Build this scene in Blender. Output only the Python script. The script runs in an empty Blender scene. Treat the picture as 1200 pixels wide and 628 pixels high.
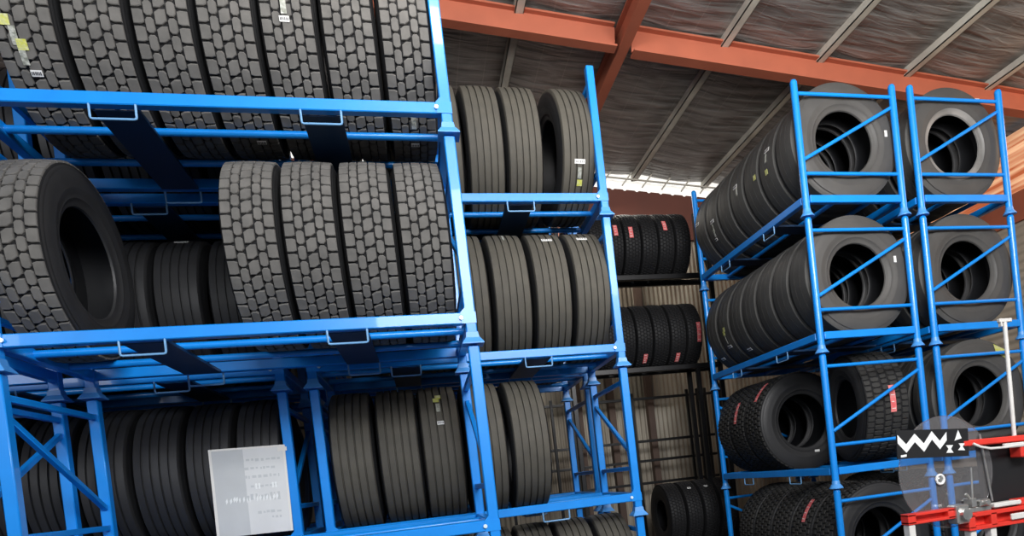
import bpy, math, random
from mathutils import Matrix, Vector
random.seed(7)
C = bpy.context.scene.collection
sc = bpy.context.scene
PI = math.pi

# ------------------------------------------------------------------ materials
def mat(name, col, rough=.5, metal=0., noise=None, bump=None, emit=None, alpha=None, spec=None, coat=None):
    m = bpy.data.materials.new(name); m.use_nodes = True
    nt = m.node_tree; b = nt.nodes['Principled BSDF']
    b.inputs['Base Color'].default_value = (*col, 1)
    b.inputs['Roughness'].default_value = rough
    b.inputs['Metallic'].default_value = metal
    if spec is not None: b.inputs['Specular IOR Level'].default_value = spec
    if coat: b.inputs['Coat Weight'].default_value = coat
    tc = nt.nodes.new('ShaderNodeTexCoord')
    if noise:
        scale, amount = noise[:2]; c2 = noise[2] if len(noise) > 2 else tuple(c*.5 for c in col)
        n = nt.nodes.new('ShaderNodeTexNoise'); n.inputs['Scale'].default_value = scale; n.inputs['Detail'].default_value = 5
        nt.links.new(tc.outputs['Object'], n.inputs['Vector'])
        r = nt.nodes.new('ShaderNodeValToRGB'); r.color_ramp.elements[0].position = .35; r.color_ramp.elements[1].position = .65
        r.color_ramp.elements[0].color = (*[c*(1-amount)+d*amount for c, d in zip(col, c2)], 1)
        r.color_ramp.elements[1].color = (*col, 1)
        nt.links.new(n.outputs['Fac'], r.inputs['Fac']); nt.links.new(r.outputs['Color'], b.inputs['Base Color'])
    if bump:
        n2 = nt.nodes.new('ShaderNodeTexNoise'); n2.inputs['Scale'].default_value = bump[0]; n2.inputs['Detail'].default_value = 4
        nt.links.new(tc.outputs['Object'], n2.inputs['Vector'])
        bp = nt.nodes.new('ShaderNodeBump'); bp.inputs['Strength'].default_value = bump[1]; bp.inputs['Distance'].default_value = bump[2]
        nt.links.new(n2.outputs['Fac'], bp.inputs['Height']); nt.links.new(bp.outputs['Normal'], b.inputs['Normal'])
    if emit:
        b.inputs['Emission Color'].default_value = (*emit[0], 1); b.inputs['Emission Strength'].default_value = emit[1]
    if alpha is not None:
        b.inputs['Alpha'].default_value = alpha
    return m

M = {}
M['blue'] = mat('blue_paint', (.003, .255, .80), .33, 0, noise=(6, .35, (.003, .19, .62)), coat=.3)
M['blue_shaded'] = mat('shaded_blue_plate', (.004, .035, .10), .45)  # shade under the racks put into the fork channel colour
M['collar'] = mat('collar_paint', (.07, .30, .72), .35)
M['handle'] = mat('pale_blue_rod', (.16, .36, .62), .35)
M['bolt'] = mat('bright_bolt', (.75, .9, .95), .3, .2)
M['rub_lug'] = mat('dusty_block_rubber', (.140, .134, .125), .8, 0, noise=(9, .6, (.080, .078, .074)), bump=(60, .3, .004), spec=.25)
M['rub_groove'] = mat('groove_rubber', (.016, .016, .017), .85, spec=.2)
M['rub_rib'] = mat('ribbed_rubber', (.092, .085, .069), .7, 0, noise=(7, .5, (.060, .056, .048)), bump=(50, .25, .004), spec=.3)
M['rub_side'] = mat('sidewall_rubber', (.028, .028, .029), .5, 0, noise=(5, .5, (.018, .018, .019)), bump=(30, .15, .004), spec=.4)
M['rub_side_grey'] = mat('dusty_sidewall_rubber', (.070, .068, .064), .55, 0, noise=(5, .5, (.045, .044, .043)), bump=(30, .15, .004), spec=.4)
M['rub_wide'] = mat('wide_tread_rubber', (.072, .071, .067), .65, 0, noise=(5, .4, (.035, .034, .033)), bump=(60, .2, .004), spec=.3)
M['rub_bead'] = mat('worn_bead_rubber', (.25, .24, .225), .5, 0, noise=(4, .8, (.10, .10, .095)))
M['rub_dark'] = mat('fresh_and_shaded_black_rubber', (.013, .013, .014), .6, 0, noise=(8, .4, (.012, .012, .013)), spec=.3)
M['rub_at'] = mat('all_terrain_rubber', (.034, .033, .031), .7, 0, noise=(8, .4, (.022, .022, .021)), spec=.3)
M['liner'] = mat('inner_liner_rubber', (.009, .0095, .011), .5, 0, spec=.3)
M['white'] = mat('white_label_paper', (.78, .78, .76), .6)
M['crumple'] = mat('crumpled_clear_film', (.45, .46, .42), .35, 0, noise=(45, .8, (.15, .16, .12)), bump=(60, .8, .01))
M['yellow'] = mat('yellow_green_film', (.50, .52, .06), .45, 0, noise=(40, .7, (.55, .55, .40)), bump=(60, .6, .01))
M['red_label'] = mat('faded_red_label', (.72, .10, .11), .6, 0, noise=(26, .55, (.80, .35, .33)))
M['ink'] = mat('label_ink', (.04, .04, .05), .6)
M['black_steel'] = mat('black_rack_steel', (.010, .010, .011), .35, .3)
M['rust'] = mat('red_oxide_steel', (.46, .125, .065), .65, 0, noise=(2.2, .5, (.33, .09, .05)), bump=(12, .1, .01))
M['rust_dark'] = mat('dull_oxide_steel', (.13, .038, .024), .7, 0, noise=(2, .5, (.09, .03, .02)))
M['stud'] = mat('brown_wall_stud', (.085, .052, .038), .7, 0, noise=(3, .4))
M['purlin'] = mat('galvanised_purlin', (.62, .60, .52), .5, 0, noise=(3, .5, (.25, .24, .21)))
M['concrete'] = mat('concrete_floor', (.09, .088, .085), .7, 0, noise=(2, .4), bump=(20, .15, .01))
M['red'] = mat('red_powder_paint', (.74, .045, .03), .35, 0, noise=(9, .3, (.5, .03, .02)))
M['wpaint'] = mat('white_painted_metal', (.72, .70, .66), .4, 0, noise=(12, .3, (.5, .48, .44)))
M['silver'] = mat('brushed_steel', (.62, .61, .58), .28, .8, noise=(20, .4))
M['black'] = mat('black_board', (.010, .010, .011), .45)
M['cream'] = mat('cream_sheet_wall', (.50, .43, .34), .6, 0, noise=(2, .4, (.35, .28, .22)))
M['hub'] = mat('hub_white_plastic', (.8, .8, .78), .35)

def clear_mat():
    m = bpy.data.materials.new('clear_acrylic'); m.use_nodes = True
    nt = m.node_tree; nt.nodes.remove(nt.nodes['Principled BSDF']); out = nt.nodes['Material Output']
    tr = nt.nodes.new('ShaderNodeBsdfTransparent'); tr.inputs['Color'].default_value = (.86, .86, .88, 1)
    gl = nt.nodes.new('ShaderNodeBsdfGlossy'); gl.inputs['Roughness'].default_value = .12
    df = nt.nodes.new('ShaderNodeBsdfDiffuse'); df.inputs['Color'].default_value = (.55, .52, .5, 1)
    m1 = nt.nodes.new('ShaderNodeMixShader'); m1.inputs[0].default_value = .10
    m2 = nt.nodes.new('ShaderNodeMixShader'); m2.inputs[0].default_value = .05
    nt.links.new(tr.outputs[0], m1.inputs[1]); nt.links.new(df.outputs[0], m1.inputs[2])
    nt.links.new(m1.outputs[0], m2.inputs[1]); nt.links.new(gl.outputs[0], m2.inputs[2])
    nt.links.new(m2.outputs[0], out.inputs[0]); return m
M['clear'] = clear_mat()

def math_node(nt, op, a=None, b=None, va=None, vb=None):
    n = nt.nodes.new('ShaderNodeMath'); n.operation = op
    if a is not None: nt.links.new(a, n.inputs[0])
    if b is not None: nt.links.new(b, n.inputs[1])
    if va is not None: n.inputs[0].default_value = va
    if vb is not None: n.inputs[1].default_value = vb
    return n.outputs[0]

def foil_mat():
    m = bpy.data.materials.new('foil_insulation'); m.use_nodes = True
    nt = m.node_tree; b = nt.nodes['Principled BSDF']
    tc = nt.nodes.new('ShaderNodeTexCoord'); sp = nt.nodes.new('ShaderNodeSeparateXYZ'); nt.links.new(tc.outputs['Object'], sp.inputs[0])
    mp = nt.nodes.new('ShaderNodeMapping'); mp.inputs['Scale'].default_value = (1.1, 6.5, 1); nt.links.new(tc.outputs['Object'], mp.inputs[0])
    n = nt.nodes.new('ShaderNodeTexNoise'); n.inputs['Scale'].default_value = 1.6; n.inputs['Detail'].default_value = 6; n.inputs['Distortion'].default_value = .6
    nt.links.new(mp.outputs[0], n.inputs['Vector'])
    n2 = nt.nodes.new('ShaderNodeTexNoise'); n2.inputs['Scale'].default_value = .55; n2.inputs['Detail'].default_value = 2
    nt.links.new(tc.outputs['Object'], n2.inputs['Vector'])
    r = nt.nodes.new('ShaderNodeValToRGB'); e = r.color_ramp.elements
    e[0].position = .33; e[0].color = (.12, .112, .104, 1); e[1].position = .72; e[1].color = (.40, .39, .375, 1)
    nt.links.new(n.outputs['Fac'], r.inputs['Fac'])
    # wire safety mesh: thin pale lines across and along
    def line(src, pitch, w):
        f = math_node(nt, 'FRACT', math_node(nt, 'MULTIPLY', src, vb=1/pitch))
        return math_node(nt, 'LESS_THAN', f, vb=w)
    l = math_node(nt, 'MAXIMUM', line(sp.outputs['X'], .30, .035), line(sp.outputs['Y'], .15, .06))
    l = math_node(nt, 'MULTIPLY', l, vb=.42)
    l = math_node(nt, 'MULTIPLY', l, n2.outputs['Fac'])
    mix = nt.nodes.new('ShaderNodeMixRGB'); mix.inputs[2].default_value = (.55, .50, .46, 1)
    nt.links.new(l, mix.inputs[0]); nt.links.new(r.outputs['Color'], mix.inputs[1])
    nt.links.new(mix.outputs[0], b.inputs['Base Color'])
    b.inputs['Roughness'].default_value = .42; b.inputs['Metallic'].default_value = .25
    bp = nt.nodes.new('ShaderNodeBump'); bp.inputs['Strength'].default_value = .8; bp.inputs['Distance'].default_value = .05
    nt.links.new(n.outputs['Fac'], bp.inputs['Height']); nt.links.new(bp.outputs['Normal'], b.inputs['Normal'])
    return m
M['foil'] = foil_mat()

def streak_mat():   # sunlit translucent orange sheeting high in the side wall
    m = bpy.data.materials.new('sunlit_orange_sheeting'); m.use_nodes = True
    nt = m.node_tree; b = nt.nodes['Principled BSDF']
    tc = nt.nodes.new('ShaderNodeTexCoord'); mp = nt.nodes.new('ShaderNodeMapping'); mp.inputs['Scale'].default_value = (1, .35, 9)
    nt.links.new(tc.outputs['Object'], mp.inputs[0])
    n = nt.nodes.new('ShaderNodeTexNoise'); n.inputs['Scale'].default_value = 1.3; n.inputs['Detail'].default_value = 3
    nt.links.new(mp.outputs[0], n.inputs['Vector'])
    r = nt.nodes.new('ShaderNodeValToRGB'); e = r.color_ramp.elements
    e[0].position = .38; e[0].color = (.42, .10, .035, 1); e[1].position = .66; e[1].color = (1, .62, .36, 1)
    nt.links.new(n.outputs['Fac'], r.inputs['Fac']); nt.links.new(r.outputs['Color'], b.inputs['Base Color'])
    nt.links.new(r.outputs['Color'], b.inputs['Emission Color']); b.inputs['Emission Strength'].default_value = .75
    return m
M['orange_sheet'] = streak_mat()

def wall_mat():
    m = bpy.data.materials.new('aged_corrugated_iron'); m.use_nodes = True
    nt = m.node_tree; b = nt.nodes['Principled BSDF']
    tc = nt.nodes.new('ShaderNodeTexCoord')
    mp = nt.nodes.new('ShaderNodeMapping'); mp.inputs['Scale'].default_value = (2.2, 1, .5); nt.links.new(tc.outputs['Object'], mp.inputs[0])
    n = nt.nodes.new('ShaderNodeTexNoise'); n.inputs['Scale'].default_value = 1.2; n.inputs['Detail'].default_value = 5
    nt.links.new(mp.outputs[0], n.inputs['Vector'])
    r = nt.nodes.new('ShaderNodeValToRGB'); e = r.color_ramp.elements
    e[0].position = .35; e[0].color = (.12, .095, .07, 1); e[1].position = .65; e[1].color = (.42, .38, .31, 1)
    nt.links.new(n.outputs['Fac'], r.inputs['Fac']); nt.links.new(r.outputs['Color'], b.inputs['Base Color'])
    b.inputs['Roughness'].default_value = .5; b.inputs['Metallic'].default_value = .2
    return m
M['wall'] = wall_mat()

def paper_mat():
    m = bpy.data.materials.new('washed_out_notice_paper'); m.use_nodes = True
    nt = m.node_tree; b = nt.nodes['Principled BSDF']
    tc = nt.nodes.new('ShaderNodeTexCoord'); sp = nt.nodes.new('ShaderNodeSeparateXYZ'); nt.links.new(tc.outputs['Object'], sp.inputs[0])
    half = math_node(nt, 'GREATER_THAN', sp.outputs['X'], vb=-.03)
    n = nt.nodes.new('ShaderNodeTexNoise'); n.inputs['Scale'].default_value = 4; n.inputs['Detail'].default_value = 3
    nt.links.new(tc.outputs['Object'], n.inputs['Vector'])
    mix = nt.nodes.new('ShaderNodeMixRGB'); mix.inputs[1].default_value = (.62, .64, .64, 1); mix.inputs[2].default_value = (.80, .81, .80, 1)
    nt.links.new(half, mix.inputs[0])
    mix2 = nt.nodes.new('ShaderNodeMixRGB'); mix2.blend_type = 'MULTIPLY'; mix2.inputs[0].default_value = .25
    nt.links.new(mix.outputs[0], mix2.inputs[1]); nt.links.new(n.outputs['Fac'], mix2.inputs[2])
    nt.links.new(mix2.outputs[0], b.inputs['Base Color']); b.inputs['Roughness'].default_value = .35
    return m
M['paper'] = paper_mat()
M['paper_edge'] = mat('paper_border', (.78, .76, .71), .4)
M['faint'] = mat('faint_grey_print', (.55, .57, .57), .5)
M['faint_white'] = mat('faint_white_print', (.84, .86, .85), .4)

# ------------------------------------------------------------------ mesh helpers
class MB:
    def __init__(s): s.v = []; s.f = []; s.mi = []
    def add(s, vs, fs, mi=0, T=None):
        o = len(s.v)
        for p in vs:
            p = Vector(p)
            s.v.append(tuple(T @ p if T else p))
        for f in fs: s.f.append(tuple(i+o for i in f)); s.mi.append(mi)
    def box(s, x0, x1, y0, y1, z0, z1, c=0., mi=0, T=None):
        if c <= 0:
            vs = [(x, y, z) for x in (x0, x1) for y in (y0, y1) for z in (z0, z1)]
            s.add(vs, [(0, 1, 3, 2), (4, 6, 7, 5), (0, 4, 5, 1), (2, 3, 7, 6), (0, 2, 6, 4), (1, 5, 7, 3)], mi, T); return
        # chamfered box, each corner has three vertices
        X, Y, Z = (x0, x1), (y0, y1), (z0, z1); sg = (1, -1); idx = {}; vs = []
        for i in (0, 1):
            for j in (0, 1):
                for k in (0, 1):
                    for a in (0, 1, 2):
                        p = [X[i], Y[j], Z[k]]
                        if a != 0: p[0] += c*sg[i]
                        if a != 1: p[1] += c*sg[j]
                        if a != 2: p[2] += c*sg[k]
                        idx[(i, j, k, a)] = len(vs); vs.append(p)
        fs = []
        for i in (0, 1): fs.append([idx[(i, j, k, 0)] for j, k in ((0, 0), (0, 1), (1, 1), (1, 0))])
        for j in (0, 1): fs.append([idx[(i, j, k, 1)] for i, k in ((0, 0), (0, 1), (1, 1), (1, 0))])
        for k in (0, 1): fs.append([idx[(i, j, k, 2)] for i, j in ((0, 0), (0, 1), (1, 1), (1, 0))])
        for i in (0, 1):
            for j in (0, 1): fs.append([idx[(i, j, 0, 0)], idx[(i, j, 1, 0)], idx[(i, j, 1, 1)], idx[(i, j, 0, 1)]])
            for k in (0, 1): fs.append([idx[(i, 0, k, 0)], idx[(i, 1, k, 0)], idx[(i, 1, k, 2)], idx[(i, 0, k, 2)]])
        for j in (0, 1):
            for k in (0, 1): fs.append([idx[(0, j, k, 1)], idx[(1, j, k, 1)], idx[(1, j, k, 2)], idx[(0, j, k, 2)]])
        for i in (0, 1):
            for j in (0, 1):
                for k in (0, 1): fs.append([idx[(i, j, k, a)] for a in (0, 1, 2)])
        s.add(vs, fs, mi, T)
    def tube(s, pts, r, n=10, mi=0, close=False, T=None):
        pts = [Vector(p) for p in pts]; vs = []; fs = []
        m = len(pts)
        for i, p in enumerate(pts):
            a = pts[i-1] if (i > 0 or close) else p; b = pts[(i+1) % m] if (i < m-1 or close) else p
            d = (b-a).normalized()
            up = Vector((0, 0, 1)) if abs(d.z) < .95 else Vector((0, 1, 0))
            u = d.cross(up).normalized(); w = u.cross(d)
            if i and not close:
                pass
            for k in range(n):
                t = 2*PI*k/n; vs.append(p+(u*math.cos(t)+w*math.sin(t))*r)
        for i in range(m if close else m-1):
            for k in range(n):
                a = i*n+k; b = i*n+(k+1) % n; c = ((i+1) % m)*n+(k+1) % n; d = ((i+1) % m)*n+k
                fs.append((a, b, c, d))
        if not close:
            fs.append(tuple(range(n-1, -1, -1))); fs.append(tuple((m-1)*n+k for k in range(n)))
        s.add(vs, fs, mi, T)
    def bar(s, p, q, w, h, mi=0, c=.0):   # rectangular bar between two points
        p, q = Vector(p), Vector(q); d = (q-p); L = d.length; d.normalize()
        up = Vector((0, 0, 1)) if abs(d.z) < .95 else Vector((0, 1, 0))
        u = up.cross(d).normalized(); v = d.cross(u)
        T = Matrix(((d.x, u.x, v.x, p.x), (d.y, u.y, v.y, p.y), (d.z, u.z, v.z, p.z), (0, 0, 0, 1)))
        s.box(0, L, -w/2, w/2, -h/2, h/2, c, mi, T)
    def frustum(s, x, y, z0, z1, r0, r1, n=4, rot=0., mi=0, cap=True):
        vs = []; k = 1/math.cos(PI/n) if n == 4 else 1
        for z, r in ((z0, r0), (z1, r1)):
            for i in range(n):
                t = 2*PI*(i+.5)/n+rot; vs.append((x+r*k*math.cos(t), y+r*k*math.sin(t), z))
        fs = [(i, (i+1) % n, n+(i+1) % n, n+i) for i in range(n)]
        if cap: fs += [tuple(range(n-1, -1, -1)), tuple(range(n, 2*n))]
        s.add(vs, fs, mi)
    def prism(s, poly, t0, t1, plane='xz', mi=0):
        n = len(poly)
        f3 = {'xz': lambda a, b, t: (a, t, b), 'yz': lambda a, b, t: (t, a, b), 'xy': lambda a, b, t: (a, b, t)}[plane]
        vs = [f3(a, b, t0) for a, b in poly]+[f3(a, b, t1) for a, b in poly]
        s.add(vs, [tuple(range(n)), tuple(range(2*n-1, n-1, -1))]+[(i, (i+1) % n, n+(i+1) % n, n+i) for i in range(n)], mi)
    def lathe_x(s, prof, n=96, mi=0):    # revolve (x, r) about X
        m = len(prof); vs = []; fs = []
        for k in range(n):
            t = 2*PI*k/n; c, q = math.cos(t), math.sin(t)
            for x, r in prof: vs.append((x, -r*c, r*q))
        for k in range(n):
            k2 = (k+1) % n
            for j in range(m-1): fs.append((k*m+j, k*m+j+1, k2*m+j+1, k2*m+j))
        s.add(vs, fs, mi)
    def mesh(s, name, mats, smooth=None):
        me = bpy.data.meshes.new(name); me.from_pydata(s.v, [], s.f)
        for mm in (mats if isinstance(mats, (list, tuple)) else [mats]): me.materials.append(mm)
        for p, i in zip(me.polygons, s.mi): p.material_index = i
        import bmesh
        b = bmesh.new(); b.from_mesh(me); bmesh.ops.recalc_face_normals(b, faces=b.faces)
        b.to_mesh(me); b.free()
        if smooth is not None:
            me.polygons.foreach_set('use_smooth', [True]*len(me.polygons))
            me.set_sharp_from_angle(angle=math.radians(smooth))
        me.update(); return me

def link(name, me, parent=None, loc=None):
    o = bpy.data.objects.new(name, me); C.objects.link(o)
    if parent: o.parent = parent
    if loc: o.location = loc
    return o
def thing(name, label, cat, loc=(0, 0, 0), rotz=0, group=None):
    o = bpy.data.objects.new(name, None); C.objects.link(o); o.empty_display_size = .1
    o.location = loc; o.rotation_euler = (0, 0, rotz); o['label'] = label; o['category'] = cat
    if group: o['group'] = group
    return o
def struct(name, me, loc=None):
    o = link(name, me, None, loc); o['kind'] = 'structure'; return o

# ------------------------------------------------------------------ building shell
ROOF_S = -.095
def roof_z(x): return 6.17+ROOF_S*(x-3.7)
b = MB(); b.box(-12, 14, -14, 10.6, -.1, 0); struct('floor', b.mesh('floor', M['concrete']))
# roof sheet, slightly pillowed between purlins
PUR = [-5.60, -4.43, -3.26, -2.08, -.90, .27, 1.45, 3.70, 4.88, 6.05, 7.22]
b = MB(); nx, ny = 150, 60
xs = [-7+15.6*i/nx for i in range(nx+1)]; ys = [-4+14.2*j/ny for j in range(ny+1)]
vs = []
for y in ys:
    for x in xs:
        t = ((x-.27) % 1.175)/1.175
        vs.append((x, y, roof_z(x)+.05-.045*math.sin(PI*t)))
b.add(vs, [(j*(nx+1)+i, j*(nx+1)+i+1, (j+1)*(nx+1)+i+1, (j+1)*(nx+1)+i) for j in range(ny) for i in range(nx)])
struct('ceiling', b.mesh('ceiling', M['foil'], 60))
# opaque metal sheet on top of the foil
b = MB(); b.add([(x, y, roof_z(x)+.1) for x in (-7, 8.6) for y in (-4, 10.2)], [(0, 1, 3, 2)]); struct('ceiling_sheet', b.mesh('ceiling_sheet', M['purlin']))
for i, x in enumerate(PUR):
    b = MB(); z = roof_z(x)
    # C-section purlin: web, lower flange, lip
    b.box(x-.045, x+.045, -4, 10.25, z-.05, z-.038); b.box(x-.045, x-.037, -4, 10.25, z-.05, z+.10); b.box(x+.039, x+.045, -4, 10.25, z-.05, z-.02)
    struct('trim_%d' % (i+1), b.mesh('purlin', M['purlin']))
def ibeam(mb, p, q, h, w, t=.02):   # p, q at the top centre line
    p, q = Vector(p), Vector(q)
    dz = Vector((0, 0, 1))
    mb.bar(p-dz*t/2, q-dz*t/2, w, t); mb.bar(p-dz*(h-t/2), q-dz*(h-t/2), w, t); mb.bar(p-dz*h/2, q-dz*h/2, .016, h-2*t)
RY = 6.86
b = MB(); ibeam(b, (-7, RY, roof_z(-7)-.012), (2.44, RY, roof_z(2.44)-.012), .25, .13); struct('trim_12', b.mesh('rafter', M['rust']))
b = MB(); ibeam(b, (2.62, RY, roof_z(2.62)-.012), (8.4, RY, roof_z(8.4)-.012), .27, .15); struct('trim_13', b.mesh('rafter', M['rust']))
b = MB(); ibeam(b, (-7, 1.9, roof_z(-7)-.012), (8.4, 1.9, roof_z(8.4)-.012), .30, .16); struct('trim_14', b.mesh('rafter', M['rust']))
# tie beam running along the building, under the purlins
b = MB(); ibeam(b, (2.53, -4, roof_z(2.53)+.0), (2.53, 10.2, roof_z(2.53)+.0), .24, .115); struct('trim_15', b.mesh('tie_beam', M['rust']))
# far wall: corrugated iron, open gap under the roof, oxide eave beam
b = MB(); n = int(15.4/.0095); vs = []
for i in range(n+1):
    x = -7+15.4*i/n; y = 10.4+.009*math.sin(2*PI*x/.076)
    vs += [(x, y, 0), (x, y, 5.45)]
b.add(vs, [(2*i, 2*i+2, 2*i+3, 2*i+1) for i in range(n)]); struct('wall_back', b.mesh('wall_back', M['wall'], 80))
b = MB(); b.add([(-7, 10.30, 5.2), (8.4, 10.30, 5.2), (8.4, 10.30, roof_z(8.4)-.17), (-7, 10.30, roof_z(-7)-.17),
                 (-7, 10.38, 5.2), (8.4, 10.38, 5.2), (8.4, 10.38, roof_z(8.4)-.17), (-7, 10.38, roof_z(-7)-.17)],
                [(0, 1, 2, 3), (4, 7, 6, 5), (0, 4, 5, 1), (3, 2, 6, 7), (0, 3, 7, 4), (1, 5, 6, 2)])
struct('trim_16', b.mesh('eave_board', M['rust_dark']))
# white corrugated light strip in the gap
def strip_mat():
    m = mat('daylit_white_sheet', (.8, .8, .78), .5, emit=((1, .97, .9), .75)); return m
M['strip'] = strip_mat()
b = MB(); n = 700; vs = []
for i in range(n+1):
    x = -7+15.4*i/n; y = 10.2+.02*math.sin(2*PI*x/.2)
    vs += [(x, y+.12, roof_z(x)-.19), (x, y, roof_z(x)+.06)]
b.add(vs, [(2*i, 2*i+2, 2*i+3, 2*i+1) for i in range(n)]); struct('window_1', b.mesh('window_1', M['strip'], 80))
b = MB()
for i in range(48):
    x = -6.9+15.2*i/47; b.bar((x, 10.10, roof_z(x)-.20), (x+.22, 10.12, roof_z(x)+.05), .02, .02)
b.bar((-7, 10.1, roof_z(-7)-.09), (8.4, 10.1, roof_z(8.4)-.09), .02, .02)
struct('window_1_frame', b.mesh('window_1_frame', M['purlin']))
for i, x in enumerate((-3.2, -.6, 2.40, 2.93, 3.57, 6.2)):
    b = MB(); b.box(x-.05, x+.05, 10.25, 10.37, 0, 5.2); struct('trim_%d' % (17+i), b.mesh('wall_stud', M['stud']))
# side walls
b = MB(); b.box(8.36, 8.44, 3.0, 10.4, 4.45, 4.85); struct('trim_23', b.mesh('side_girt', M['rust']))
b = MB(); n = 400; vs = []
for i in range(n+1):
    z = 4.45*i/n; x = 8.4+.012*math.sin(2*PI*z/.12)
    vs += [(x, -1, z), (x, 10.4, z)]
b.add(vs, [(2*i, 2*i+2, 2*i+3, 2*i+1) for i in range(n)]); struct('wall_right', b.mesh('wall_right', M['cream'], 80))
b = MB(); b.box(8.38, 8.42, -1, 10.4, 4.85, 5.66); struct('window_2', b.mesh('window_2', M['orange_sheet']))
b = MB(); b.box(-7.05, -7, 1.5, 10.4, 0, 7.2); struct('wall_left', b.mesh('wall_left', M['wall']))

# ------------------------------------------------------------------ tyres
def patch(x0, x1, a0, a1, r, n=8):   # curved sticker on the tread, angles from the front (-Y) upwards
    b = MB(); vs = []
    for rr in (r, r+.003):
        for k in range(n+1):
            t = a0+(a1-a0)*k/n
            for x in (x0, x1): vs.append((x, -rr*math.cos(t), rr*math.sin(t)))
    m = 2*(n+1); fs = []
    for k in range(n):
        a = 2*k; fs += [(a, a+1, a+3, a+2), (m+a, m+a+2, m+a+3, m+a+1), (a, a+2, m+a+2, m+a), (a+1, m+a+1, m+a+3, a+3)]
    fs += [(0, m, m+1, 1), (2*n, 2*n+1, m+2*n+1, m+2*n)]
    b.add(vs, fs); return b

class Kind: pass
def make_kind(R, W, bead, tread, mt, ms, pitch=40, depth=.017, mb=None, wide=1.):
    """meshes of one sort of tyre, axis along local X, centred on its axle"""
    k = Kind(); hw = W/2; tw = hw*.90 if tread != 'wide' else hw*.86; k.R = R; k.W = W; k.tw = tw
    b = MB()
    if tread == 'rib' or tread == 'wide':
        ng = 4 if tread == 'rib' else 2; g = .007 if tread == 'rib' else .004; p = [(-tw-.006, R-.045), (-tw, R-.014), (-tw+.006, R-.006)]
        rw = 2*tw/(ng+1); dk = 1 if tread == 'rib' else .5
        crown = lambda x: R-.006*(x/tw)**2
        for i in range(ng):
            x = -tw+rw*(i+1)
            p += [(x-g, crown(x)), (x-g*.6, R-depth*dk), (x+g*.6, R-depth*dk), (x+g, crown(x))]
        p += [(tw-.006, R-.006), (tw, R-.014), (tw+.006, R-.045)]
        b.lathe_x(p, 112); k.tread = b.mesh('tread', mt, 28)
    else:
        d = depth
        b.lathe_x([(-tw-.006, R-.05), (-tw, R-d-.004), (0, R-d), (tw, R-d-.004), (tw+.006, R-.05)], 96, 1)
        cols = [(-.80, .385, .10), (-.41, .31, 0), (0, .40, .42), (.41, .31, 0), (.80, .385, -.10)]
        if tread == 'terrain': cols = [(-.82, .30, .2), (-.42, .38, -.3), (0, .30, .3), (.42, .38, -.3), (.82, .30, .2)]
        for ci, (cx, cw, sl) in enumerate(cols):
            for j in range(pitch):
                x = cx*tw; w = cw*tw/2; h = (.455 if tread == 'drive' else .40)
                off = (ci % 2)*.5
                edge = abs(cx) > .7
                if ci == 2: poly = [(-1, -.80-sl*.5), (.1, -1.0), (1, -.80+sl*.6), (1, .80+sl*.5), (-.1, 1.0), (-1, .80-sl*.6)]
                elif edge:
                    s_ = 1 if cx > 0 else -1; poly = [(-s_*1, -.80), (-s_*.3, -.97), (s_*1, -.93), (s_*1, .93), (-s_*.3, .97), (-s_*1, .80)]
                    if s_ < 0: poly = poly[::-1]
                else: poly = [(-1, -.68), (-.45, -1), (.45, -1), (1, -.68), (1, .68), (.45, 1), (-.45, 1), (-1, .68)]
                vs = []; m = len(poly)
                for rr, kk in ((R-d-.003, 1.05), (R-.0035, 1.0), (R, .90)):
                    for (px, py) in poly:
                        X = x+px*w*kk; t = 2*PI*(j+off+py*h*kk)/pitch
                        r2 = rr-.006*(X/tw)**2
                        vs.append((X, -r2*math.cos(t), r2*math.sin(t)))
                fs = [(i, (i+1) % m, m+(i+1) % m, m+i) for i in range(m)]+[(m+i, m+(i+1) % m, 2*m+(i+1) % m, 2*m+i) for i in range(m)]+[tuple(2*m+i for i in range(m))]
                b.add(vs, fs, 0)
        k.tread = b.mesh('tread', [mt, M['rub_groove']])
    # sidewalls
    H = R-bead; k.sides = []
    for s_ in (-1, 1):
        p = [(tw+.004, R-.030), (tw+.010, R-.046), (tw+.011, R-.056), (hw*.985, R-.18*H), (hw*.985, R-.20*H), (hw*1.0, R-.22*H), (hw*1.04, R-.42*H), (hw*1.04, R-.55*H), (hw*1.045, R-.57*H),
             (hw*1.04, R-.59*H), (hw*1.0, R-.70*H), (hw*.96, R-.78*H), (hw*.965, R-.80*H), (hw*.91, R-.84*H), (hw*.86, bead+.10*H), (hw*.855, bead+.02), (hw*.82, bead+.006), (hw*.74, bead)]
        b = MB(); nb = len(p)-6
        b.lathe_x([(s_*x, r) for x, r in p[:nb+1]], 88)
        if mb:
            b2 = MB(); b2.lathe_x([(s_*x, r) for x, r in p[nb:]], 88, 1); b.add(b2.v, b2.f, 1)
            k.sides.append(b.mesh('sidewall', [ms, mb], 40))
        else:
            b.lathe_x([(s_*x, r) for x, r in p[nb:]], 88); k.sides.append(b.mesh('sidewall', ms, 40))
    b = MB(); b.lathe_x([(-hw*.74, bead), (-hw*.70, bead+.012), (-hw*.80, bead+.2*H), (-hw*.92, bead+.5*H), (-hw*.86, R-.14*H-.01), (-tw*.7, R-.042), (0, R-.036),
                         (tw*.7, R-.042), (hw*.86, R-.14*H-.01), (hw*.92, bead+.5*H), (hw*.80, bead+.2*H), (hw*.70, bead+.012), (hw*.74, bead)], 88)
    k.liner = b.mesh('inner_liner', M['liner'], 50)
    return k

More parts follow.
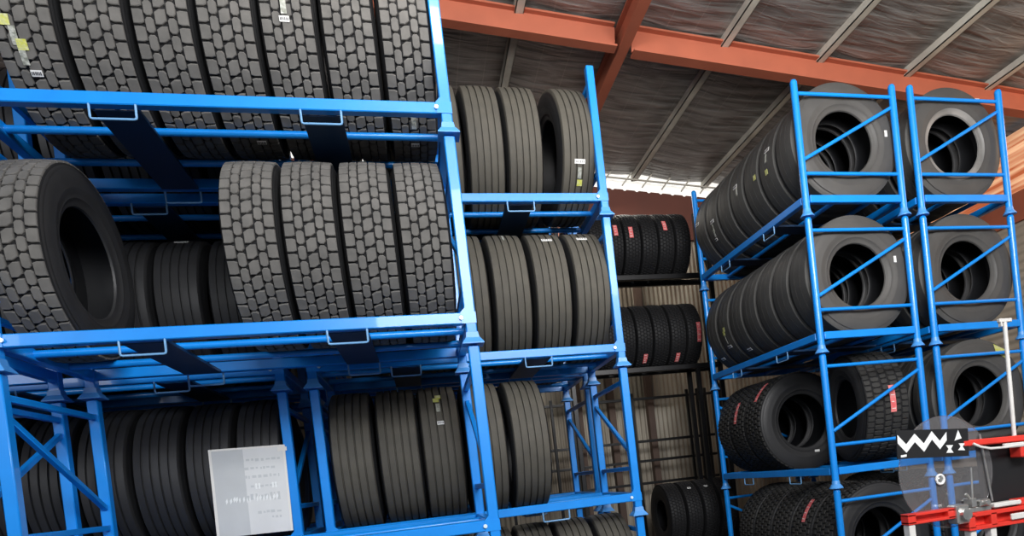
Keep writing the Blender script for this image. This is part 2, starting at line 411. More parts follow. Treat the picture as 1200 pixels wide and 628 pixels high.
K = {
 'drive':  make_kind(.565, .298, .315, 'drive', M['rub_lug'], M['rub_side'], 42, .014),
 'rib':    make_kind(.560, .311, .315, 'rib', M['rub_rib'], M['rub_side']),
 'rib_slim': make_kind(.560, .298, .315, 'rib', M['rub_rib'], M['rub_side']),
 'wide':   make_kind(.575, .321, .300, 'wide', M['rub_wide'], M['rub_side_grey'], mb=M['rub_side_grey']),
 'wide_worn': make_kind(.575, .321, .300, 'wide', M['rub_wide'], M['rub_side_grey'], mb=M['rub_bead']),
 'wide_shaded': make_kind(.575, .321, .300, 'wide', M['rub_wide'], M['rub_side']),  # tyres behind the first: shade inside the row put into darker sidewalls
 'rib_shaded': make_kind(.560, .311, .315, 'rib', M['rub_side'], M['rub_dark']),  # ribbed tyre with the shade behind the racks put into darker rubber
 'knobby': make_kind(.560, .375, .300, 'terrain', M['rub_at'], M['rub_side'], 58, .012),
 'knobby_broad': make_kind(.560, .46, .300, 'terrain', M['rub_at'], M['rub_side'], 58, .010),
 'small':  make_kind(.440, .224, .215, 'terrain', M['rub_dark'], M['rub_dark'], 60, .009),
}
WORDS = {'knobby_broad': 'broad dark all-terrain tyre', 'wide_shaded': 'grey wide tyre', 'rib_shaded': 'ribbed tyre', 'drive': 'block-tread tyre', 'rib': 'ribbed tyre', 'rib_slim': 'ribbed tyre', 'wide': 'grey wide tyre', 'wide_worn': 'grey worn-bead tyre',
         'knobby': 'dark all-terrain tyre', 'small': 'black light-truck tyre'}
label_mesh = {}
def sticker(kind, key, x, deg, parent, k):
    """key: tag (white), film (crumpled), yellow, red; x across the tread, deg round it from the front upwards"""
    dims = {'tag': (.052, .030), 'film': (.030, .085), 'yellow': (.046, .050), 'red': (.055, .150), 'redlong': (.055, .26), 'smalltag': (.030, .02), 'streak': (.016, .10), 'twhite': (.09, .035)}[key]
    mkey = {'tag': 'white', 'film': 'crumple', 'yellow': 'yellow', 'red': 'red_label', 'redlong': 'red_label', 'smalltag': 'white', 'streak': 'crumple', 'twhite': 'white'}[key]
    a = math.radians(deg); da = dims[1]/2/k.R
    b = patch(x-dims[0]/2, x+dims[0]/2, a-da, a+da, k.R+.0015)
    nm = {'white': 'barcode_label', 'crumple': 'clear_film_label', 'yellow': 'yellow_label', 'red_label': 'red_label'}[mkey]
    if key[:3] == 'red':
        for q in range(4):
            t = a-da*.75+da*1.5*q/3; bb = patch(x-.018, x+.018-.01*(q % 2), t-.006, t+.006, k.R+.005, 2); b.add(bb.v, bb.f, 1)
        b.mi = [min(i_, 1) for i_ in b.mi]
    o = link(nm, b.mesh(nm, [M[mkey], M['paper_edge']], 40), parent)
    if key in ('tag', 'twhite'):
        b = MB()
        for q in range(6):
            u = x-dims[0]*.38+dims[0]*.76*q/5; bb = patch(u-.0015-.001*(q % 2), u+.0015, a-da*.5, a+da*.5, k.R+.005, 2); b.add(bb.v, bb.f)
        link('barcode', b.mesh('barcode', M['ink']), o)
    return o
def face_tag(parent, k, side, r, deg, w=.03, h=.05, m='white', name='barcode_label'):
    b = MB(); x = side*(k.W/2*1.045+.002); t = math.radians(deg); cy, cz = -r*math.cos(t), r*math.sin(t)
    b.box(min(x, x+side*.003), max(x, x+side*.003), cy-w/2, cy+w/2, cz-h/2, cz+h/2); return link(name, b.mesh(name, M[m]), parent)

def tyre(kind, x, y, z, where, group, rz=0., stickers=(), spin=None):
    k = K[kind]; lab = WORDS[kind]+' '+where
    t = thing('truck_tyre' if kind != 'small' else 'light_truck_tyre', lab, 'tyre', (x, y, z-k.R), rz, group)
    up = (0, 0, k.R); sp = random.uniform(0, 2*PI) if spin is None else spin
    for nm, me in (('tread', k.tread), ('sidewall', k.sides[0]), ('sidewall', k.sides[1]), ('inner_liner', k.liner)):
        o = link(nm, me, t, up); o.rotation_euler = (sp, 0, 0)
    for s_ in stickers:
        o = sticker(kind, s_[0], s_[1], s_[2], t, k); o.location = up
    t['_k'] = kind
    return t
ORD = ['first', 'second', 'third', 'fourth', 'fifth', 'sixth', 'seventh', 'eighth', 'ninth']
LV = [.15, 1.40, 2.65, 3.90]
LVN = ['lowest level', 'second level up', 'third level up', 'top level']

# ------------------------------------------------------------------ stacking racks
L, W, PH = 2.4, 1.05, 1.095
def rack_meshes(roundp, braced):
    r = {}; hp = .0325
    def post():
        b = MB()
        if roundp: b.tube([(0, 0, -.09), (0, 0, PH-.03), ], .033, 16)
        else: b.box(-hp, hp, -hp, hp, -.09, PH-.01, .006)
        b.frustum(0, 0, PH-.031, PH-.012, .033 if roundp else .030, .026, 16 if roundp else 4); b.frustum(0, 0, PH-.012, PH-.003, .026, .012, 16 if roundp else 4)
        return b.mesh('post', M['blue'], 40)
    r['post'] = post()
    b = MB(); n = 16 if roundp else 4
    b.frustum(0, 0, -.120, -.085, .040, .0345, n); b.frustum(0, 0, -.152, -.120, .064, .042, n)
    b.frustum(0, 0, -.158, -.152, .064, .064, n)
    r['collar'] = b.mesh('collar', M['collar'], 30)
    b = MB(); b.box(hp, L-hp, -.03, .03, -.034, .034, .005); r['long_beam'] = b.mesh('long_beam', M['blue'])
    b = MB(); b.box(-.03, .03, hp, W-hp, -.034, .034, .005); r['end_beam'] = b.mesh('end_beam', M['blue'])
    b = MB(); b.tube([(.03, 0, 0), (L-.03, 0, 0)], .022, 14); r['tube'] = b.mesh('tyre_support_tube', M['blue'], 40)
    b = MB(); b.box(-.11, .11, .03, W-.03, -.040, -.034); b.box(-.11, -.104, .03, W-.03, -.034, -.022); b.box(.104, .11, .03, W-.03, -.034, -.022)
    r['channel'] = b.mesh('fork_channel', M['blue_shaded'])
    b = MB(); pts = [(-.108, 0, -.03), (-.108, 0, -.098), (-.104, 0, -.106), (-.096, 0, -.11), (.096, 0, -.11), (.104, 0, -.106), (.108, 0, -.098), (.108, 0, -.03)]
    b.tube(pts, .0065, 8); r['loop'] = b.mesh('fork_loop', M['handle'], 50)
    def rail(z):
        b = MB()
        if roundp: b.tube([(0, .03, z), (0, W-.03, z)], .017, 12)
        else: b.box(-.018, .018, hp, W-hp, z-.018, z+.018, .004)
        return b.mesh('end_rail', M['blue'], 40)
    r['rail_hi'] = rail(.97); r['rail_lo'] = rail(.24)
    def brace(flip):
        a, c = ((0, .03, .87), (0, W-.03, .37)) if not flip else ((0, W-.03, .87), (0, .03, .37))
        b = MB()
        if roundp: b.tube([a, c], .017, 12)
        else: b.bar(a, c, .034, .034, 0, .004)
        return b.mesh('end_brace', M['blue'], 40)
    r['brace0'] = brace(False); r['brace1'] = brace(True)
    g = MB(); g.prism([(-.001, .034), (.055, .034), (-.001, .09)], -.035, -.030, 'xz'); g.prism([(.055, -.034), (-.034, -.034), (-.034, .034), (.055, .034)], -.0365, -.0325, 'xz')
    r['gusset0'] = g.mesh('gusset', M['blue'])
    g = MB(); g.prism([(.001, .034), (-.055, .034), (.001, .09)], -.035, -.030, 'xz'); g.prism([(-.055, -.034), (.034, -.034), (.034, .034), (-.055, .034)], -.0365, -.0325, 'xz')
    r['gusset1'] = g.mesh('gusset', M['blue'])
    b = MB(); b.tube([(0, -.034, 0), (0, -.044, 0)], .012, 12); r['bolt'] = b.mesh('bolt', M['bolt'], 40)
    return r
RM = {False: rack_meshes(False, True), True: rack_meshes(True, True)}
def rack(x, y, z, rz, roundp, label, group):
    r = RM[roundp]
    t = thing('tyre_rack', label, 'rack', (x, y, z), rz, group)
    for px in (0, L):
        for py in (0, W):
            p = link('post', r['post'], t, (px, py, 0)); link('collar', r['collar'], p)
    for py in (0, W):
        bm_ = link('long_beam', r['long_beam'], t, (0, py, 0))
        for lx in (.67, 1.70): link('fork_loop', r['loop'], bm_, (lx, -.022 if py == 0 else .022, 0))
    for i, px in enumerate((0, L)):
        link('end_beam', r['end_beam'], t, (px, 0, 0))
        link('end_rail', r['rail_hi'], t, (px, 0, 0)); link('end_rail', r['rail_lo'], t, (px, 0, 0))
        link('end_brace', r['brace%d' % i], t, (px, 0, 0))
        if not roundp:
            g = link('gusset', r['gusset%d' % i], t, (px, 0, 0)); link('bolt', r['bolt'], g, (.055 if i == 0 else -.055, -.001, 0))
    for py in (.33, .72): link('tyre_support_tube', r['tube'], t, (0, py, 0))
    for lx in (.67, 1.70): link('fork_channel', r['channel'], t, (lx, 0, 0))
    return t
XA, YA = .372, 4.18
XC, YC = 1.69, 5.47
XR, YR, XR2 = 3.63, 5.52, 4.885
stacks = [
 ('front', XA-L, YA, 0, False, 'nearest stack with block-tread tyres', (0, 1, 2, 3), 'racks of the nearest stack'),
 ('frontb', XA-2*L-.2, YA, 0, False, 'the cut-off stack at the picture edge', (0, 1, 2, 3), 'racks of the stack at the picture edge'),
 ('mid', XC-L, YC, 0, False, 'ribbed-tyre stack behind the nearest one', (0, 1, 2, 3), 'racks of the stack behind the nearest'),
 ('midb', XC-2*L-.22, YC, 0, False, 'shaded stack that carries the paper notice', (0, 1, 2, 3), 'racks of the shaded stack with the notice'),
 ('rear', XC-L, 6.75, 0, False, 'third row stack before iron wall', (0, 1, 2, 3), 'racks of the bare stack by the iron wall'),  # top level added to hide the lit eave board
 ('rearb', XC-2*L-.22, 6.75, 0, False, 'added third row stack in deep shade', (1, 2, 3), 'added racks of the third row in shade'),  # racks added to darken the view behind the shaded stack
 ('end', XR+W, YR, PI/2, True, 'end-on stack next to dark wall racks', (0, 1, 2, 3), 'racks of the end-on stack'),
 ('endb', XR2+W, YR, PI/2, True, 'end-on stack by orange lit sheeting', (0, 1, 2, 3), 'racks of the end-on stack by the orange sheeting'),
]
for key, x, y, rz, rp, desc, lv, grp in stacks:
    for i in lv:
        rack(x, y, LV[i], rz, rp, 'blue steel tyre rack, %s of %s' % (LVN[i], desc), grp)

# ------------------------------------------------------------------ tyres on the racks
def along_x(kind, xs, yc, lvl, desc, group, stk={}, rot={}, first=0, up=None):
    k = K[kind]; up = math.sqrt((k.R+.022)**2-.195**2)+.002
    # numbered from the rack's inner corner post outwards
    n = len(xs)
    for i, x in enumerate(xs):
        tyre(kind, x, yc, LV[lvl]+up, '%s %s' % (ORD[n-1-i], desc), group, rot.get(i, 0), stk.get(i, ()))
yA = YA+.525; yC = YC+.525
along_x('drive', [-1.725, -1.40, -1.08, -.765, -.448, -.127, .19], yA, 3, 'from the corner post, top level of the nearest rack stack', 'block-tread tyres on the nearest top rack',
        {0: [('yellow', -.07, -17), ('film', -.045, -24), ('yellow', -.02, -28), ('film', -.03, -33), ('tag', .0, -41)], 4: [('film', -.01, -2), ('tag', -.012, -9)], 2: [], 6: [('film', -.0, -62), ('tag', .0, -80)], 3: [('tag', .04, -80)]})
along_x('drive', [-1.875, -.775, -.461, -.147, .167], yA, 2, 'from the corner post, middle level of the nearest rack stack', 'block-tread tyres on the nearest middle rack', {}, {0: -.03})
along_x('rib_slim', [.11, .44, .77, 1.085, 1.50], yC, 3, 'from the corner post, top level of the stack behind the nearest', 'ribbed tyres on the top rack behind', {4: [('twhite', .0, -25), ('film', .0, -34), ('yellow', .005, -42)]}, {4: .06})
along_x('rib', [-.16, .18, .51, .845, 1.18, 1.515], yC, 2, 'from the corner post, middle level of the stack behind the nearest', 'ribbed tyres on the middle rack behind', {4: [('twhite', .02, 47)], 5: [('twhite', -.01, 48)], 3: [('streak', .0, 54)]})
along_x('rib', [-.50, -.16, .165, .51, .86, ], yC, 1, 'from the bare end, lower level of the stack behind the nearest', 'ribbed tyres on the lower rack behind', {2: [('yellow', -.01, 46), ('film', .0, 37), ('yellow', .01, 50), ('tag', .005, 22)]})
along_x('rib', [-.50, -.165, .17, .505, .84, 1.175, 1.51], yC, 0, 'from the corner post, floor level of the stack behind the nearest', 'ribbed tyres on the floor rack behind')
along_x('rib_shaded', [-3.10, -2.77, -2.44, -1.86, -1.53, -1.18], yC, 2, 'from the posts, middle level of the shaded stack', 'tyres on the shaded middle rack', {4: [('twhite', .0, 60)], 5: [('twhite', -.02, 62)]})
along_x('rib_shaded', [-3.10, -2.77, -2.44, -2.11, -1.78, -1.45, -1.12], yC, 3, 'from the posts, added on top level of the shaded stack', 'added tyres on the shaded top rack')  # tyres added to darken the gaps behind the nearest stack
along_x('rib_shaded', [-3.05, -2.70, -2.35, -2.0, -1.65, -1.30], 6.75+.525, 2, 'from the posts, added third row in deep shade', 'added tyres of the third row in shade')  # row added to keep the background dark
along_x('rib_shaded', [-3.05, -2.70, -2.35, -2.0, -1.65, -1.30], 6.75+.525, 3, 'from the posts, added top of the third row in deep shade', 'added tyres of the third row top in shade')  # also added, blocks bright gaps under the roof
along_x('rib_shaded', [-3.05, -2.70, -2.35, -2.0, -1.65, -1.30], 6.75+.525, 1, 'from the posts, added bottom of the third row in deep shade', 'added tyres of the third row bottom in shade')  # also added for a dark background low down
along_x('rib_shaded', [-3.12, -2.785, -2.455, -2.125, -1.795, -1.465, -1.135], yC, 1, 'from the notice post, lower level of the shaded stack', 'tyres on the shaded lower rack')
along_x('rib_shaded', [-.40, -.05, .30, .65, 1.0, 1.35], 6.75+.525, 3, 'from the corner post, added third row top by the iron wall', 'added tyres on top of the third row')  # added to block the lit eave board between the ribbed tyres
along_x('rib', [-.40, -.05, .30, .65, 1.0, 1.35], 6.75+.525, 2, 'from the corner post, added in third row by the iron wall', 'added tyres in the third row')  # added so the gaps between the racks ahead stay dark

def along_y(kind, ys, xc, lvl, desc, group, stk={}):
    k = K[kind]; up = math.sqrt((k.R+.022)**2-.195**2)+.002
    # local +x -> world +y, so the face seen from the aisle is the -x sidewall; local -y -> world +x... turned by 90 degrees
    out = []
    for i, y in enumerate(ys):
        out.append(tyre(kind if i == 0 or kind[:4] != 'wide' else 'wide_shaded', xc, y, LV[lvl]+up, '%s %s' % (ORD[i], desc), group, -PI/2, [(s_[0], s_[1], s_[2]) for s_ in stk.get(i, ())]))
    return out
def ys(p, n, y0=YR+.12): return [y0+p*(i+.5) for i in range(n)]
# rotation -90: local -Y (angle 0) -> world -X (towards the aisle side), local +X -> world -Y (towards the camera)
f1 = along_y('wide', ys(.338, 7, 5.56), 4.155, 3, 'from the aisle, top of end-on stack near dark racks', 'wide tyres on the end-on top rack',
        {1: [('twhite', .03, 13), ('film', .01, 6), ('yellow', .0, -7)], 2: [('yellow', .1, -2)], 3: [('twhite', .0, 7), ('film', .03, 1)], 5: [('twhite', .03, -6), ('streak', .02, -13), ('film', .0, -19), ('tag', -.02, -26)], 6: [('twhite', -.05, 6)]})
face_tag(f1[0], K['wide'], 1, .45, 170, .028, .06).location = (0, 0, .575)
f2 = along_y('wide', ys(.338, 7, 5.56), 4.155, 2, 'from the aisle, middle of end-on stack near dark racks', 'wide tyres on the end-on middle rack',
        {5: [('yellow', .02, -8), ('yellow', .0, -12), ('streak', .0, -20), ('twhite', .0, -29)], 4: [('twhite', .0, -42)], 6: [('twhite', .0, -40)]})
face_tag(f2[0], K['wide'], 1, .42, 162, .028, .06).location = (0, 0, .575)
k = K['knobby']
f3 = along_y('knobby', [6.985, 7.38, 7.775], 4.155, 1, 'from the aisle, lower level of the end-on stack', 'all-terrain tyres on the end-on lower rack',
        {0: [('redlong', .02, 42)], 1: [('redlong', -.02, 20)]})
face_tag(f3[0], k, 1, .37, -108, .06, .025).location = (0, 0, .56)
u3 = math.sqrt((k.R+.022)**2-.195**2)
tyre('knobby_broad', 4.47, 6.15, LV[1]+.036+k.R, 'turned sideways behind the end brace with a red label', 'all-terrain tyres on the end-on lower rack', -.22, [('redlong', .05, 3)])
f0 = along_y('knobby', ys(.41, 5, 5.60), 4.155, 0, 'from the aisle, floor level of the end-on stack', 'all-terrain tyres on the end-on floor rack', {1: [('redlong', .05, 34)]})
g1 = along_y('wide_worn', ys(.338, 7, 5.56), 5.41, 3, 'from the aisle, top of end-on stack by orange sheeting', 'wide tyres on the far end-on top rack')
face_tag(g1[0], K['wide_worn'], 1, .53, 125, .05, .03).location = (0, 0, .575)
g2 = along_y('wide', ys(.338, 7, 5.56), 5.41, 2, 'from the aisle, middle of end-on stack by orange sheeting', 'wide tyres on the far end-on middle rack')
g3 = along_y('wide', ys(.338, 7, 5.56), 5.41, 1, 'from the aisle, lower end-on stack by orange sheeting', 'wide tyres on the far end-on lower rack')
b = MB(); x = K['wide'].W/2*1.045+.003; b.prism([(.20, .50), (.40, .405), (.37, .355), (.33, .35), (.22, .42)], x-.003, x, 'yz'); yl = link('yellow_label', b.mesh('yellow_label', M['yellow']), g3[0], (0, 0, .575))
g0 = along_y('knobby', ys(.41, 5, 5.60), 5.41, 0, 'from the aisle, floor level by the orange sheeting', 'all-terrain tyres on the far end-on floor rack')

# ------------------------------------------------------------------ dark wall racks with light-truck tyres
def dark_rack(z, label):
    t = thing('wall_rack', label, 'rack', (2.0, 8.45, z), 0, 'black steel racks along the iron wall')
    for py in (.29, .61):
        b = MB(); b.box(0, 2.12, py-.03, py+.03, -.035, .035, .006); link('shelf_beam', b.mesh('shelf_beam', M['black_steel']), t)
    for px in (0, 2.08):
        b = MB(); b.bar((px+.02, .29, 0), (px+.02, .61, 0), .04, .05); link('end_beam', b.mesh('end_beam', M['black_steel']), t)
    return t
t = thing('wall_rack', 'black steel upright frame of the rack along the iron wall', 'rack', (2.0, 8.45, 0), 0, 'black steel racks along the iron wall')
for px in (0, 1.78, 2.12):
    for py in (.29, .61):
        b = MB(); b.box(px-.03, px+.03, py-.03, py+.03, 0, 5.15 if px != 1.78 else 2.9, .005); link('upright', b.mesh('upright', M['black_steel']), t)
for z0 in (.6, 1.5, 2.4, 3.3, 4.2):
    b = MB(); b.bar((2.12, .29, z0), (2.12, .61, z0+.6), .03, .03); link('side_brace', b.mesh('side_brace', M['black_steel']), t)
dark_rack(4.17, 'black steel shelf under the upper row of red-labelled tyres')
dark_rack(2.93, 'black steel shelf under the lower row of red-labelled tyres')
dark_rack(.48, 'black steel shelf near the floor by the iron wall')
for z, desc, x0, st in ((4.16, 'from the end-on stack, upper wall shelf', 2.25, {3: [('red', -.02, 10)], 2: [('red', .01, 14)], 4: [], 5: [('red', -.01, 22)]}),
                    (2.93, 'from the end-on stack, lower wall shelf', 2.27, {3: [('red', .01, -48)], 5: [('red', .0, -50)], 6: [('redlong', .05, -5)]}),):
    n = 7; lst = [x0+.2365*i for i in range(n)]
    for i, x in enumerate(lst):
        tyre('small', x, 8.9, z+.45, '%s %s' % (ORD[n-1-i], desc), 'red-labelled tyres on the wall shelves', 0, [s_ for s_ in st.get(i+ (0), ())])
for i in range(4):
    tyre('small', 3.17+.245*i, 8.9, .48+.45, '%s back from the open end, lowest wall shelf' % ORD[i], 'tyres on the lowest wall shelf', 0, [('tag', 0, 52)] if i in (1, 2) else [])
# horizontal rails and uprights of a black mesh fence along the iron wall
t = thing('steel_fence', 'black steel rail fence standing against the corrugated iron wall', 'fence', (0, 9.9, 0))
for i, z in enumerate((.5, 1.37, 1.71, 2.01, 2.66)):
    b = MB(); b.box(-3, 4.6, -.02, .02, z-.02, z+.02, .004); link('rail', b.mesh('rail', M['black_steel']), t)
for x in (-3, -1.6, -.2, 1.2, 1.9, 3.15, 4.05, 4.22, 4.35, 4.6):
    b = MB(); b.box(x-.02, x+.02, -.025, .025, 0, 2.75, .004); link('upright', b.mesh('upright', M['black_steel']), t)

# ------------------------------------------------------------------ paper notice
t = thing('paper_notice', 'washed-out white paper notice hung on a post below the blue beam', 'notice', (-1.205, 5.431, 1.79), 0)
t.rotation_euler = (0, math.radians(1.0), 0)
b = MB(); b.box(-.25, .25, -.003, .003, -.315, .315)
random.seed(3)
for x0, x1, z0, z1 in ((-.25, -.232, -.315, .315), (.235, .25, -.315, .315), (-.232, .235, .302, .315)): b.box(x0, x1, -.0045, -.0032, z0, z1, 0, 1)
for row, (z, h, x0, x1) in enumerate(((.22, .012, -.17, .20), (.16, .010, -.10, .16), (.10, .014, -.05, .2), (.03, .010, .0, .18), (-.05, .03, -.15, .18), (-.16, .012, .03, .17), (-.2, .010, .12, .18))):
    x = x0
    while x < x1:
        w = random.uniform(.008, .03); b.box(x, x+w, -.0042, -.0032, z-h*random.uniform(.4, 1), z+h*random.uniform(.4, 1), 0, 2); x += w+random.uniform(.006, .016)
for x in (.03, .05, .14, .16): b.box(x, x+.012, -.0046, -.0036, .01, .05, 0, 3)
for i in range(16):
    x = -.17+i*.022+random.uniform(-.004, .004); z = -.055+random.uniform(-.008, .008); w_ = random.uniform(.006, .016)
    b.prism([(x, z), (x+w_, z+.02), (x+w_+.003, z-.005), (x+.004, z-.025)], -.0050, -.0043, 'xz', 3)
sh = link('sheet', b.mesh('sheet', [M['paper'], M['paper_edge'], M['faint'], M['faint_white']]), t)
b = MB(); b.box(.20, .262, -.006, -.0035, .27, .30); link('tape', b.mesh('tape', M['paper_edge']), t)

# ------------------------------------------------------------------ red and white machine with clear disc
MY = 3.0
t = thing('workshop_machine', 'red and white steel workshop machine with arm, clamp and black panel', 'machine', (2.75, MY, 0))
def mp(name, b, m, par=t, sm=None):
    # parts written in world coordinates, moved to the thing's origin
    o = link(name, b.mesh(name, m, sm), par, (-2.75, -MY, 0) if par is t else (0, 0, 0)); return o
b = MB(); b.bar((2.745, MY, 1.580), (3.60, MY, 1.563), .05, .034, 0, .006); b.prism([(2.70, 1.590), (2.76, 1.600), (2.76, 1.562)], MY-.02, MY+.02); arm = mp('upper_arm', b, M['red'])
b = MB(); b.tube([(2.80, MY-.03, 1.575), (2.84, MY-.04, 1.552), (2.90, MY-.04, 1.538), (3.0, MY-.04, 1.535), (3.12, MY-.04, 1.54), (3.3, MY-.04, 1.545)], .007, 8); mp('air_hose', b, M['wpaint'], sm=50)
b = MB(); b.bar((2.99, MY-.035, 1.542), (3.60, MY-.035, 1.532), .02, .026, 0, .004); mp('arm_cover', b, M['wpaint'])
b = MB(); b.box(3.10, 3.20, MY-.04, MY+.04, 1.47, 1.545, .006); mp('arm_bracket', b, M['red'])
b = MB(); b.box(2.92, 3.60, MY+.05, MY+.09, 1.20, 1.60, .006); mp('back_panel', b, M['black'])
b = MB(); b.tube([(2.905, MY+.03, 1.62), (2.945, MY+.03, 1.25)], .006, 8); mp('guide_rod', b, M['silver'], sm=50)
b = MB()
# lower left frame: two rails with a slot and end blocks
b.box(2.352, 2.645, MY-.03, MY+.03, 1.238, 1.252, .003); b.box(2.352, 2.645, MY-.03, MY+.03, 1.196, 1.212, .003); b.box(2.352, 2.40, MY-.03, MY+.03, 1.20, 1.25, .003); b.box(2.60, 2.645, MY-.03, MY+.03, 1.20, 1.25, .003)
b.box(2.40, 2.60, MY+.012, MY+.02, 1.20, 1.25)
mp('lower_frame', b, M['red'])
b = MB(); b.box(2.715, 3.60, MY-.04, MY+.04, 1.188, 1.212, .003); b.box(2.715, 3.60, MY-.04, MY+.04, 1.118, 1.140, .003); b.box(2.715, 2.76, MY-.04, MY+.04, 1.13, 1.20, .003); b.box(2.86, 2.90, MY-.04, MY+.04, 1.13, 1.20, .003); b.box(2.72, 3.6, MY+.01, MY+.02, 1.13, 1.20)
mp('lower_frame', b, M['red'])
b = MB(); b.box(2.98, 3.5, MY-.055, MY-.04, 1.145, 1.178, .004); mp('frame_cover', b, M['wpaint'])
b = MB(); b.box(2.64, 2.72, MY-.05, MY+.03, 1.165, 1.265, .008); b.tube([(2.68, MY-.05, 1.215), (2.68, MY-.075, 1.215)], .03, 14); mp('joint_block', b, M['silver'])
for x in (2.358, 2.735, 2.865, 3.5):
    b = MB(); b.box(x, x+.038, MY-.025, MY+.025, .03, 1.195 if x < 2.5 else 1.12, .004); lg = mp('leg', b, M['wpaint'])
    b = MB(); b.box(x-.03, x+.07, MY-.06, MY+.06, 0, .03, .006); mp('foot', b, M['red'], lg)
b = MB(); b.box(2.39, 3.52, MY-.02, MY+.02, .3, .36, .004); mp('cross_bar', b, M['red'])
b = MB(); b.box(2.72, 2.87, MY-.04, MY+.03, 1.212, 1.24, .005); b.box(2.745, 2.775, MY-.045, MY+.02, 1.24, 1.29, .004); b.box(2.79, 2.86, MY-.05, MY+.02, 1.24, 1.275, .006); b.tube([(2.75, MY-.02, 1.29), (2.73, MY-.02, 1.315)], .008, 8); b.tube([(2.82, MY-.05, 1.26), (2.82, MY-.075, 1.26)], .014, 12)
mp('clamp', b, M['silver'])
b = MB(); b.box(2.88, 3.06, MY-.05, MY+.0, 1.222, 1.246, .005); mp('clamp_slide', b, M['wpaint'])
b = MB(); b.box(3.04, 3.6, MY-.04, MY+.02, 1.214, 1.25, .005); mp('slide_rail', b, M['red'])
b = MB(); b.tube([(2.790, MY-.01, 1.45), (2.776, MY-.01, 1.24)], .0055, 8); mp('spindle_rod', b, M['silver'], sm=50)
# clear disc
t2 = thing('clear_disc', 'round clear plastic guard disc with white hub in front of blue posts', 'disc', (2.68, MY+.045, 1.44))
b = MB(); b.tube([(0, -.003, 0), (0, .003, 0)], .298, 72); link('disc_plate', b.mesh('disc_plate', M['clear'], 40), t2)
b = MB(); n = 72; b.tube([(.298*math.cos(2*PI*i/n), 0, .298*math.sin(2*PI*i/n)) for i in range(n)], .004, 6, close=True); link('disc_rim', b.mesh('disc_rim', M['clear'], 60), t2)
b = MB(); n = 28; b.tube([(.024*math.cos(2*PI*i/n), -.012, .024*math.sin(2*PI*i/n)) for i in range(n)], .007, 8, close=True); h = link('hub', b.mesh('hub', M['hub'], 60), t2, (-.055, 0, -.035))
b = MB(); b.tube([(0, -.018, 0), (0, .01, 0)], .010, 14); b.tube([(0, -.01, 0), (0, .004, 0)], .022, 18); link('hub_bolt', b.mesh('hub_bolt', M['silver'], 40), h)
# bracket from hub to the machine's joint block
b = MB(); b.bar((-.055, .012, -.035), (-.005, .012, -.205), .008, .016); link('disc_bracket', b.mesh('disc_bracket', M['black_steel']), t2)
# black strip sign with zigzag
t3 = thing('zigzag_sign', 'black strip sign with a white zigzag line in front of clear disc', 'sign', (2.335, MY-.02, 1.616), 0)
t3.rotation_euler = (0, math.radians(4), 0)
b = MB(); b.box(0, .445, -.003, .003, -.073, .073); link('sign_board', b.mesh('sign_board', M['black']), t3)
b = MB(); zz = [(.004, .028), (.055, -.022), (.108, .032), (.163, -.020), (.214, .042), (.262, -.010), (.306, .036)]; w = .022
top = [(x, z+w) for x, z in zz]; bot = [(x, z-w) for x, z in zz]
for i in range(len(zz)-1): b.add([(top[i][0], -.0045, top[i][1]), (top[i+1][0], -.0045, top[i+1][1]), (bot[i+1][0], -.0045, bot[i+1][1]), (bot[i][0], -.0045, bot[i][1])], [(0, 1, 2, 3)])
def q(poly): b.prism(poly, -.0048, -.0035, 'xz')
q([(.02, -.068), (.055, -.063), (.055, -.052), (.02, -.055)])
q([(.30, -.052), (.345, -.052), (.33, -.032), (.345, -.012), (.30, -.012), (.315, -.032)])
q([(.355, .010), (.40, .022), (.38, .066)])
q([(.375, -.04), (.42, -.042), (.405, -.022), (.42, -.005), (.38, -.004), (.392, -.022)])
link('zigzag_print', b.mesh('zigzag_print', M['hub']), t3)
# white pole with a tee head
t4 = thing('white_pole', 'slim white pole with a small tee head beside the machine panel', 'pole', (3.125, MY+.02, 1.60), 0)
t4.rotation_euler = (0, math.radians(.0), 0)
b = MB(); b.tube([(0, 0, -.03), (.012, 0, .62)], .012, 12); link('shaft', b.mesh('shaft', M['wpaint'], 40), t4)
b = MB(); b.box(-.03, .055, -.012, .012, .612, .632, .003); b.box(-.022, -.012, -.01, .01, .59, .612); link('tee_head', b.mesh('tee_head', M['wpaint']), t4)

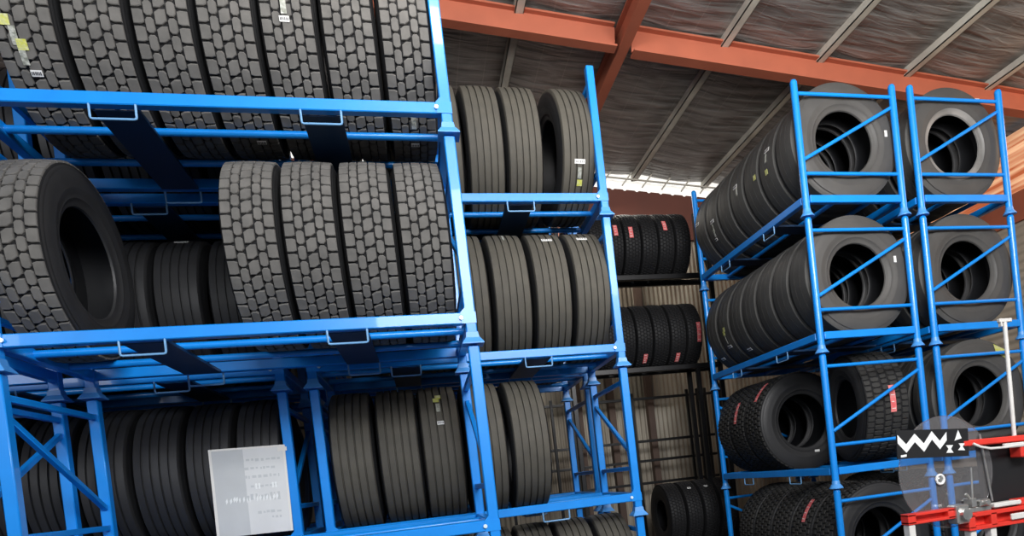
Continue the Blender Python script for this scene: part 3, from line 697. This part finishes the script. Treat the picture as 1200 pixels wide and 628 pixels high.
# ------------------------------------------------------------------ camera
th = (.02, -.1125, .2681)
Rx = Matrix.Rotation(th[0], 3, 'X'); Ry = Matrix.Rotation(th[1], 3, 'Y'); Rz = Matrix.Rotation(th[2], 3, 'Z')
R3 = (Ry @ Rx @ Rz).transposed()         # camera axes in the world: x right, y forward, z up
cr, cf, cu = R3.col[0], R3.col[1], R3.col[2]
cam = bpy.data.objects.new('camera', bpy.data.cameras.new('camera')); C.objects.link(cam)
cam.matrix_world = Matrix(((cr.x, cu.x, -cf.x, 0), (cr.y, cu.y, -cf.y, 0), (cr.z, cu.z, -cf.z, 1.66), (0, 0, 0, 1)))
cam.data.sensor_width = 36; cam.data.lens = 36*798.9/1200; cam.data.clip_start = .05
cam.data.shift_x = (600-718.85)/1200; cam.data.shift_y = (564.44-314)/1200
sc.camera = cam

# ------------------------------------------------------------------ light
w = bpy.data.worlds.new('world'); sc.world = w; w.use_nodes = True
bg = w.node_tree.nodes['Background']; bg.inputs[0].default_value = (.80, .88, 1, 1); bg.inputs[1].default_value = .30
def area(name, loc, target, size, power, col=(1, 1, 1), sy=None):
    l = bpy.data.lights.new(name, 'AREA'); l.energy = power; l.color = col; l.size = size
    if sy: l.shape = 'RECTANGLE'; l.size_y = sy
    o = bpy.data.objects.new(name, l); C.objects.link(o); o.location = loc
    o.rotation_euler = (Vector(target)-Vector(loc)).to_track_quat('-Z', 'Y').to_euler(); return o
area('doorway_daylight', (1.8, -2.6, 5.2), (1.5, 5, 3.0), 4.5, 680, (.97, .98, 1), 2)
area('side_daylight', (-5.5, -.5, 4.6), (1.5, 5.5, 3.6), 3, 130, (.97, .98, 1), 2.0)
area('rear_wall_fill', (2.6, 9.6, 5.5), (3.2, 10.4, 1.8), 1.6, 48, (1, .95, .85), .6)  # added fill lamp brightening the far iron wall
area('warm_side_glow', (8.0, 5.2, 5.0), (5.5, 6.0, 5.2), 1.6, 22, (1, .75, .55), 1)
area('roof_fill', (3.4, 2.2, 4.4), (3.6, 6.2, 6.3), 2.6, 140, (1, .95, .9), 1.2)  # added fill lamp aimed upward to brighten the foil roof
area('roof_fill_near', (.2, 2.9, 5.25), (1.0, 6.5, 6.5), .8, 48, (1, .95, .9), .4)  # second added fill lamp for the roof bay over the nearest stack
sc.view_settings.view_transform = 'Standard'; sc.view_settings.look = 'None'; sc.view_settings.exposure = 0
